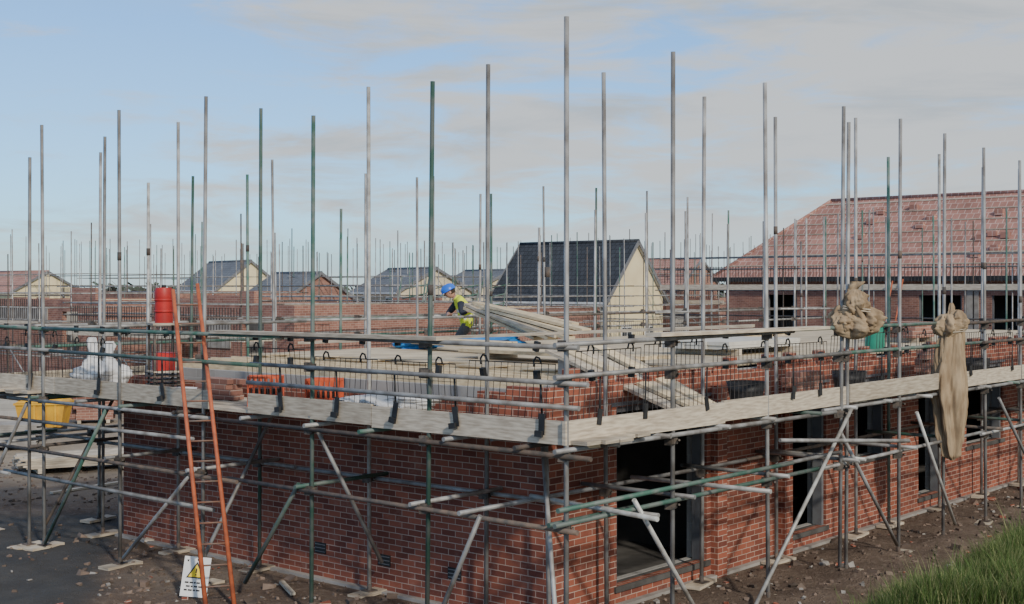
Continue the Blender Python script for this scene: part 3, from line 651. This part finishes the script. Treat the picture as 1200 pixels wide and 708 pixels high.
# ---------------------------------------------------------------- worker
def worker(name,loc,rz):
    root=empty(name,loc,rz); root.scale=(1.12,1.12,1.12)
    J={'pel':((0.02,0,.70),.165),'sp':((.0,0,.88),.165),'ch':((-.07,0,1.03),.18),'nb':((-.17,0,1.145),.085),'nk':((-.24,0,1.185),.06),
       'hL':((.03,.10,.64),.11),'kL':((-.17,.14,.38),.08),'aL':((.02,.15,.09),.05),'tL':((-.14,.16,.045),.045),
       'hR':((.03,-.10,.64),.11),'kR':((-.20,-.13,.38),.08),'aR':((-.03,-.15,.09),.05),'tR':((-.2,-.16,.045),.045),
       'sR':((-.10,-.19,1.09),.08),'eR':((-.10,-.33,.86),.056),'wR':((.09,-.36,.98),.036),'pR':((.15,-.36,1.02),.038),
       'sL':((-.14,.18,1.08),.08),'eL':((-.32,.22,.86),.056),'wL':((-.32,-.02,.84),.036),'pL':((-.30,-.09,.84),.038)}
    E=[('pel','sp'),('sp','ch'),('ch','nb'),('nb','nk'),('pel','hL'),('hL','kL'),('kL','aL'),('aL','tL'),('pel','hR'),('hR','kR'),('kR','aR'),('aR','tR'),
       ('ch','sR'),('sR','eR'),('eR','wR'),('wR','pR'),('ch','sL'),('sL','eL'),('eL','wL'),('wL','pL')]
    for h,(dx,dy,dz) in (('R',(.8,0,.5)),('L',(.1,-1,0))):
        base=Vector(J['p'+h][0]); d=Vector((dx,dy,dz)).normalized(); s=Vector((0,1,0)) if h=='R' else Vector((1,0,0)); dn=d.cross(s)
        for f in range(4):
            ln=(.07,.08,.075,.058)[f]; q1=base+s*(-.03+.02*f)+d*.045; q2=q1+d*ln*.5+dn*.008; q3=q2+d*ln*.4+dn*.03
            J[f'f{h}{f}a']=(tuple(q1),.010);J[f'f{h}{f}b']=(tuple(q2),.009);J[f'f{h}{f}c']=(tuple(q3),.008)
            E+=[('p'+h,f'f{h}{f}a'),(f'f{h}{f}a',f'f{h}{f}b'),(f'f{h}{f}b',f'f{h}{f}c')]
        q1=base-s*.045+d*.0; q2=q1+d*.04-s*.012
        J[f't{h}a']=(tuple(q1),.012);J[f't{h}b']=(tuple(q2),.010); E+=[('p'+h,f't{h}a'),(f't{h}a',f't{h}b')]
    ks=list(J); me=bpy.data.meshes.new('body'); me.from_pydata([J[k][0] for k in ks],[(ks.index(a),ks.index(b_)) for a,b_ in E],[])
    o=bpy.data.objects.new('body_tmp',me); scene.collection.objects.link(o)
    sk=o.modifiers.new('Skin','SKIN'); ss=o.modifiers.new('Sub','SUBSURF'); ss.levels=2; ss.render_levels=2
    for i,k in enumerate(ks): me.skin_vertices[0].data[i].radius=(J[k][1],J[k][1])
    me.skin_vertices[0].data[0].use_root=True
    dg=bpy.context.evaluated_depsgraph_get(); dg.update(); nm=bpy.data.meshes.new_from_object(o.evaluated_get(dg)); bpy.data.objects.remove(o)
    nm.name='body'; body=bpy.data.objects.new('body',nm); scene.collection.objects.link(body); body.parent=root
    nm.materials.clear()
    for k in ('vest','reflect','navy','trouser','skin','black'): nm.materials.append(M[k])
    def seg(p,a,b_):
        a=Vector(a);b_=Vector(b_);t=max(0,min(1,(p-a).dot(b_-a)/(b_-a).length_squared)); return (p-a-(b_-a)*t).length,t
    for pol in nm.polygons:
        pol.use_smooth=True; p=pol.center; best=(9,None,0)
        for a,b_ in E:
            d,t=seg(p,J[a][0],J[b_][0]); d-=J[a][1]*(1-t)+J[b_][1]*t
            if d<best[0]: best=(d,(a,b_),t)
        a,b_=best[1];t=best[2]
        if a in('pel','sp','ch') and b_ in('sp','ch','nb'):
            i=0
            if (b_=='ch' and .45<t<.75) or (b_=='sp' and .45<t<.7): i=1
        elif b_ in('hL','hR') and p.z>.62: i=0
        elif b_ in('sR','sL') : i=0
        elif b_ in('eR','eL'): i=2 if t>.12 else 0
        elif b_ in('wR','wL'): i=2 if t<.45 else 4
        elif b_ in('nk',): i=4
        elif b_[0] in'f' or b_[0]=='t' and b_[1:] not in('L','R') or b_ in('pR','pL'): i=4
        elif b_ in('tL','tR'): i=5
        else: i=3
        pol.material_index=i
    mb=MB(); hc=Vector((-.305,0,1.265)); tilt=Matrix.Rotation(-.5,3,'Y')
    def hd(a,b_):
        ph=math.pi*a/23; th=2*math.pi*b_/32; x=math.sin(ph)*math.cos(th);y=math.sin(ph)*math.sin(th);z=math.cos(ph)
        q=Vector((x*.098,y*.076,z*.118))
        if z<0: q.x*=1-.12*(-z); q.y*=1+.2*z*.8
        f=max(0,-x)
        q.x-=.026*math.exp(-((y/.13)**2+((z+.12)/.16)**2))*f
        q.x+=.010*(math.exp(-(((y-.35)/.16)**2+((z-.08)/.10)**2))+math.exp(-(((y+.35)/.16)**2+((z-.08)/.10)**2)))*f
        q.x-=.007*math.exp(-((y/.3)**2+((z+.48)/.06)**2))*f - .004*math.exp(-((y/.3)**2+((z+.42)/.03)**2))*f
        q.x-=.012*math.exp(-((y/.3)**2+((z+.85)/.15)**2))*f
        return hc+tilt@q
    mb.grid(hd,24,32,'skin',closed=True)
    for s in(-1,1):
        mb.grid(lambda a,b_:hc+tilt@Vector((.008+.02*math.sin(math.pi*a/6)*math.cos(b_/10*6.283),s*(.074+.01*math.sin(math.pi*a/6)+.006*math.cos(math.pi*a/6)),-.005+.033*math.sin(math.pi*a/6)*math.sin(b_/10*6.283)*1.0)),7,10,'skin',closed=True)
        e=hc+tilt@Vector((-.083,s*.028,.010)); mb.grid(lambda a,b_:e+Vector((.011*math.sin(math.pi*a/6)*math.cos(b_/8*6.283),.011*math.sin(math.pi*a/6)*math.sin(b_/8*6.283),.008*math.cos(math.pi*a/6))),7,8,'hair',closed=True)
    mb.grid(lambda a,b_:hc+tilt@Vector((.012+.094*math.sin(1.3+a*.11)*math.cos(-1.6+b_*.16),.081*math.sin(1.3+a*.11)*math.sin(-1.6+b_*.16),.07-.02*a)),7,21,'hair')
    mb.obj('head',root)
    mb=MB(); hz=hc+tilt@Vector((0,0,.035))
    def hel(a,b_):
        ph=math.pi/2*a/10; th=2*math.pi*b_/32; r=math.sin(ph)
        return hz+tilt@Vector((.138*r*math.cos(th),.115*r*math.sin(th),.118*math.cos(ph)**.9+.012*(abs(math.sin(th))<.18)*r))
    mb.grid(hel,11,32,'helmet',closed=True)
    def brim(a,b_):
        th=2*math.pi*b_/32; e=1+a*(.10+(.28 if math.cos(th)<0 else 0)*(-math.cos(th))**2)/2
        return hz+tilt@Vector((.138*e*math.cos(th),.115*(1+a*.05)*math.sin(th),-.004*a-.004*(a==3)))
    mb.grid(brim,3,32,'helmet',closed=True); mb.obj('helmet',root)
    return root
worker('construction_worker',P(546,27.0,2.289),.1)
# ---------------------------------------------------------------- background buildings
def house(name,org,ang,Lh,Wd,eave,ridge,base,wm,rm,wins=(),gwm=None,hip=0,over=.35,gwins=()):
    e=empty(name,org,ang); mb=MB()
    mb.box((0,-Wd,base),(Lh,0,eave),wm)
    gw=gwm or wm
    if not hip:
        for x in (0.002,Lh-.002):
            mb.face([(x,-Wd,eave),(x,0,eave),(x,-Wd/2,ridge-.05)],gw)
        if gwm: mb.box((-.02,-Wd,base),(-.003,0,eave),gw)
    mb.obj('walls',e)
    mb=MB(); sl_=math.hypot(Wd/2+over,ridge-eave); ez=eave-over*(ridge-eave)/(Wd/2)*1.0
    xl,xr_=-over*.6,Lh+over*.6
    for s in (0,1):
        y0=over if s==0 else -Wd-over
        a,b_,c,d=(xl,y0,ez),(xr_,y0,ez),(xr_-hip,-Wd/2,ridge),(xl+hip,-Wd/2,ridge)
        uv=[(0,0),(xr_-xl,0),(xr_-xl-hip,sl_),(hip,sl_)]
        pts=[a,b_,c,d]
        if s: pts=pts[::-1];uv=uv[::-1]
        mb.face(pts,rm,uv=uv); mb.face([Vector(p)-Vector((0,0,.12)) for p in pts][::-1],'whitep')
        mb.box((xl,y0-.02,ez-.16),(xr_,y0+.02,ez-.005),'whitep' if rm!='redroof' else 'board')
    if hip:
        for x,xh in ((xl,xl+hip),(xr_,xr_-hip)): mb.face([(x,over,ez),(x,-Wd-over,ez),(xh,-Wd/2,ridge)],rm,uv=[(0,0),(Wd,0),(Wd/2,sl_)])
    else:
        for x in (xl,xr_):
            for y0 in (over,-Wd-over):
                mb.plank((x,y0,ez-.08),(x,-Wd/2,ridge-.06),.05,.2,'greyframe',up=(1,0,0),roll=math.pi/2)
    mb.tube((xl+hip,-Wd/2,ridge),(xr_-hip,-Wd/2,ridge),.11,rm,6)
    mb.obj('roof',e)
    mb=MB()
    for x,z,w_,h in wins:
        mb.box((x,-.02,z),(x+w_,.03,z+h),'whitep'); mb.box((x+.07,.01,z+.07),(x+w_-.07,.034,z+h-.07),'glass'); mb.box((x+w_/2-.03,.03,z+.07),(x+w_/2+.03,.04,z+h-.07),'whitep')
    for y,z,w_,h in gwins:
        mb.box((-.05,-y-w_,z),(.0,-y,z+h),'whitep'); mb.box((-.056,-y-w_+.07,z+.07),(-.03,-y-.07,z+h-.07),'glass'); mb.box((-.065,-y-w_/2-.03,z+.07),(-.052,-y-w_/2+.03,z+h-.07),'whitep')
    if wins or gwins: mb.obj('windows',e)
    return e
UA=math.atan2(.651,-.759)
house('cream_house',P(712,70),UA,8.1,5.2,3.45,6.4,-2,'buff','slate',wins=((.8,2.0,1.0,1.15),(3.3,2.0,.9,1.15),(6.2,2.0,1.1,1.15),(1.2,-.6,1.2,1.3)),gwm='cream',gwins=((1.2,.6,1.0,1.1),(3.4,.6,.8,1.1)))
house('slate_roof_house',P(255,112),UA-.25,9,6,3.9,6.2,-2,'cream','greyroof',wins=((1,2,1.2,1.1),(5,2,1.2,1.1)))
house('slate_roof_house',P(468,95),UA-.3,7.5,6,3.7,5.3,-2,'buff','greyroof',wins=((1,2,1.2,1.1),(5,2,1.2,1.1)))
house('slate_roof_house',P(560,105),UA-.3,7,6,3.9,5.3,-2,'buff','greyroof',wins=((1,2,1.2,1.1),))
house('slate_roof_house',P(335,90),UA-.15,6,5.5,3.2,4.9,-2,'brickbg','greyroof',wins=((1,1.6,1.2,1.1),))
house('cream_house',P(14,120),UA,9,7,3.6,5.4,-2,'cream','redroof')
house('slate_roof_house',P(800,120),UA,7,6,4.3,6.6,-2,'brickbg','redroof'); house('red_roof_house',P(345,130),UA,7,6,3.9,5.2,-2,'brickbg','redroof')
def hiphouse():
    s=3.94; e=empty('brick_house_with_red_roof',(9.1,59.6,0),math.atan2(-.651,.759)); Lh=34; Wd=2*s
    mb=MB(); ops2=[(2.6,3.9,1.6,3.5),(6.2,7.2,1.6,3.5),(9.6,11.4,1.4,3.5),(12.6,13.8,1.4,3.5),(16,17.4,1.6,3.5),(20,21.2,1.6,3.5)]
    wall_x(mb,.45,.6,.45,Lh,-2,4.2,ops2,'brickbg'); mb.box((.45,.6,-2),(.6,Wd-.4,4.2),'brickbg'); mb.box((.6,2.5,-2),(Lh,2.6,4.1),'roomshade'); mb.obj('walls',e)  # last box: near-black sheet behind the openings, painted as room shade
    mb=MB(); sl_=math.hypot(s,3.5); ez=4.28; rz_=7.8
    mb.face([(0,0,ez),(Lh,0,ez),(Lh-s,s,rz_),(s,s,rz_)],'redroof',uv=[(0,0),(Lh,0),(Lh-s,sl_),(s,sl_)])
    mb.face([(Lh,Wd,ez),(0,Wd,ez),(s,s,rz_),(Lh-s,s,rz_)],'redroof',uv=[(0,0),(Lh,0),(Lh-s,sl_),(s,sl_)])
    mb.face([(0,Wd,ez),(0,0,ez),(s,s,rz_)],'redroof',uv=[(0,0),(Wd,0),(s,sl_)]); mb.face([(Lh,0,ez),(Lh,Wd,ez),(Lh-s,s,rz_)],'redroof',uv=[(0,0),(Wd,0),(s,sl_)])
    mb.box((0,-.02,ez-.2),(Lh,.02,ez-.003),'black'); mb.box((.02,.02,ez-.2),(Lh,.45,ez-.15),'whitep')
    mb.tube((s,s,rz_),(Lh-s,s,rz_),.1,'redroof',6); mb.tube((0,0,ez),(s,s,rz_),.09,'redroof',6)
    for k in range(1,15):
        t=k/15; a=Vector((s*t,s*t,ez+3.52*t+.04)); b_=Vector((Lh-s*t,s*t,ez+3.52*t+.04)); mb.plank(a,b_,.03,.04,'board') if k%2==0 else None
    for k in range(26):
        x=R(5,24);t=R(.15,.85); 
        if x<s*t+.5: continue
        mb.box((x,s*t-.1,ez+3.52*t-.02),(x+.34,s*t+.15,ez+3.52*t+.22),'redroof')
    mb.obj('roof',e)
    mb=MB()
    for a,b_,za,zb in ops2:
        mb.box((a,.5,za),(a+.06,.58,zb),'greyframe');mb.box((b_-.06,.5,za),(b_,.58,zb),'greyframe');mb.box((a,.42,za-.1),(b_,.5,za),'conc')
    mb.box((11.6,.40,1.2),(12.1,.447,4.1),'conc'); mb.obj('window_frames',e)
hiphouse()
def shell(name,org,ang,Lh,Wd,top,ops_,m='brickbg',panels=()):
    e=empty(name,org,ang); mb=MB(); wall_x(mb,-.2,0,0,Lh,-2,top,ops_,m); mb.box((0,-Wd,-2),(.2,-.2,top),m); mb.box((Lh-.2,-Wd,-2),(Lh,-.2,top),m); mb.box((.2,-Wd,-2),(Lh-.2,-Wd+.2,top),m)
    mb.box((Lh*.5,-Wd+.2,-2),(Lh*.5+.1,-.2,top-.1),'block')
    # racked-back courses on top of the unfinished wall
    x=.3
    while x<Lh-1.5:
        l=R(.6,2.2)
        if random.random()<.6: mb.box((x,-.195,top+.002),(x+l,-.005,top+.002+.075*random.choice([1,2,4,6])),m)
        x+=l+.02
    mb.obj('walls',e)
    mb=MB()
    for x0,x1,z0,z1 in panels: mb.box((x0,.003,z0),(x1,.05,z1),'conc')
    for k in range(int(Lh/.6)): mb.box((k*.6,-Wd+.2,top-.3),(k*.6+.05,-.2,top-.05),'newwood') if k%2 else None
    mb.obj('panels_and_joists',e)
UD=Vector((-.759,.651,0)); S0=P(345,41)
shell('brick_building_shell',S0,UA,8,8,3.25,((1.5,2.6,1.4,2.7),(5,6.2,1.4,2.7)),panels=((3.2,4.4,1.8,2.8),))
shell('brick_building_shell',S0+UD*11,UA,9,8,3.35,((1.5,2.6,1.4,2.9),),panels=((3.6,7.6,2.2,3.0),))
shell('brick_building_shell',P(560,58),UA,12,9,2.9,((2,3.2,1.2,2.4),(7,8.2,1.2,2.4)))
shell('brick_building_shell',P(842,75),UA,9,9,3.2,((2,3.2,1.2,2.6),(6,7.2,1.2,2.6)))
shell('brick_building_shell',P(205,75),UA,9,9,3.6,((2,3.2,1.6,3.1),(6,7.2,1.6,3.1)))
def bgscaf(name,org,ang,Lh,Wd,levels,top,sp=2.0,base=-2,deckz=None,tv=.5,rr=.025,far=True):
    e=empty(name,org,ang); mb=MB(); db=MB()
    for row in ((0,1.2,-Wd,-Wd+1.2) if far else (0,1.2)):
        x=0
        while x<=Lh:
            xx=x+R(-.25,.25); mb.tube((xx,row,base),(xx+R(-.06,.06),row+R(-.06,.06),top+R(-tv*1.6,tv)),rr,random.choice(['steel','steel','rusty','steel','green']),6); x+=sp*(1 if random.random()<.8 else 2)
        for z in levels: mb.tube((-.4,row,z),(Lh+.4,row,z+R(-.03,.03)),rr,random.choice(['steel','steel','rusty']),6)
    for x in (0,Lh):
        for z in levels: mb.tube((x,1.4,z),(x,-Wd-.2 if far else -.2,z),rr,'steel',6)
    k=0
    while k*sp*2<Lh-sp: mb.tube((k*sp*2,1.25,levels[0]-1.6),(k*sp*2+sp,1.25,levels[0]+.2),rr,'steel',6); k+=1
    if deckz is not None:
        for z in deckz:
            for j in range(5): db.box((-.1,.02+j*.232,z),(Lh+.1,.02+j*.232+.225,z+.04),'board')
            db.box((-.1,1.21,z),(Lh+.1,1.25,z+.22),'board')
            x=.2
            while x<Lh: 
                db.box((x,1.16,z+.3),(x+.02,1.18,z+1.0),'guard'); x+=.14
        db.obj('decking',e)
    mb.obj('tubes',e)
def scaf_front(org,Lh,name='scaffolding',**k):
    bgscaf(name,org,UA,Lh,**k)
endp=Vector((9.1+.759*28,59.6-.651*28,0))-Vector((.651,.759,0))*1.3
scaf_front(endp,29,Wd=8,levels=(1.6,2.6,3.7,4.6,5.1),top=6.6,sp=1.9,deckz=(3.72,),far=False,tv=.8)
scaf_front(P(765,67),10,Wd=5.8,levels=(1.2,2.2,2.9,3.4,3.9),top=6.4,sp=2.2)
scaf_front(S0+UD*-.8-Vector((.651,.759,0))*1.4,9.5,Wd=10.5,levels=(1.4,2.4,2.9,3.3),top=5.6,sp=2.1,deckz=(2.2,))
scaf_front(S0+UD*10.4-Vector((.651,.759,0))*1.4,11,Wd=10.5,levels=(1.4,2.6,3.1,3.6),top=5.6,sp=2.2,deckz=(2.4,))
scaf_front(P(575,56),14,Wd=10,levels=(1.2,2.2,2.9,3.4,3.9),top=6.2,sp=2.3,deckz=(2.2,))
scaf_front(P(230,72.5),12,Wd=10,levels=(2.2,3.0,3.9),top=6.4,sp=2.4,deckz=(2.8,))
scaf_front(P(860,73),14,Wd=10,levels=(2.2,3.0,3.9,4.6),top=6.8,sp=2.3,deckz=(2.9,))
scaf_front(P(640,110),20,Wd=9,levels=(3.2,4.0,4.9),top=7.4,sp=2.6,rr=.032)
scaf_front(P(300,105),24,Wd=9,levels=(3.2,4.0,4.7),top=7.0,sp=2.7,rr=.032)
scaf_front(P(110,100),22,Wd=9,levels=(3.2,4.0,4.9),top=7.8,sp=2.5,rr=.032)
scaf_front(P(880,115),22,Wd=9,levels=(3.2,4.0,4.9,5.6),top=8.4,sp=2.4,rr=.032)
scaf_front(P(470,88),10,Wd=9,levels=(3.2,4.0,4.6),top=7.0,sp=2.4,rr=.03)
mb=MB()
for k in range(4):
    a=Vector((k*1.0,0,0)); 
    for s in(0,1): mb.tube(a+Vector((s*.9,0,-1)),a+Vector((s*.9+.5,0,2.2)),.03,'green',6)
    for z in range(6): mb.tube(a+Vector((.1+z*.1,0,z*.35)),a+Vector((1.0+z*.1,0,z*.35+.2)),.025,'green',6)
p=P(455,48,2.0); mb.obj('green_loading_frame',None,p,.1)
tm=mat('treeline_foliage',(.05,.065,.045),(.09,.105,.075),rough=.95,scale=.4); M['tl']=tm
mb=MB()
for k in range(5200):
    x=R(-330,330); y=R(330,380); hh=4+3.5*noise.noise(Vector((x*.02,0,0)))+2.5*noise.noise(Vector((x*.09,3,0)))
    z=R(-2,max(1,hh)); s=R(.8,2.4); a=R(0,3.14); d=Vector((math.cos(a),math.sin(a),R(-.6,.6)))*s; e_=Vector((-d.y,d.x,R(.5,2)))
    c=Vector((x,y,z)); mb.face([c-d,c+e_*.6,c+d,c-e_*.5],'tl')
mb.obj('treeline')
print('objects',len(bpy.data.objects))
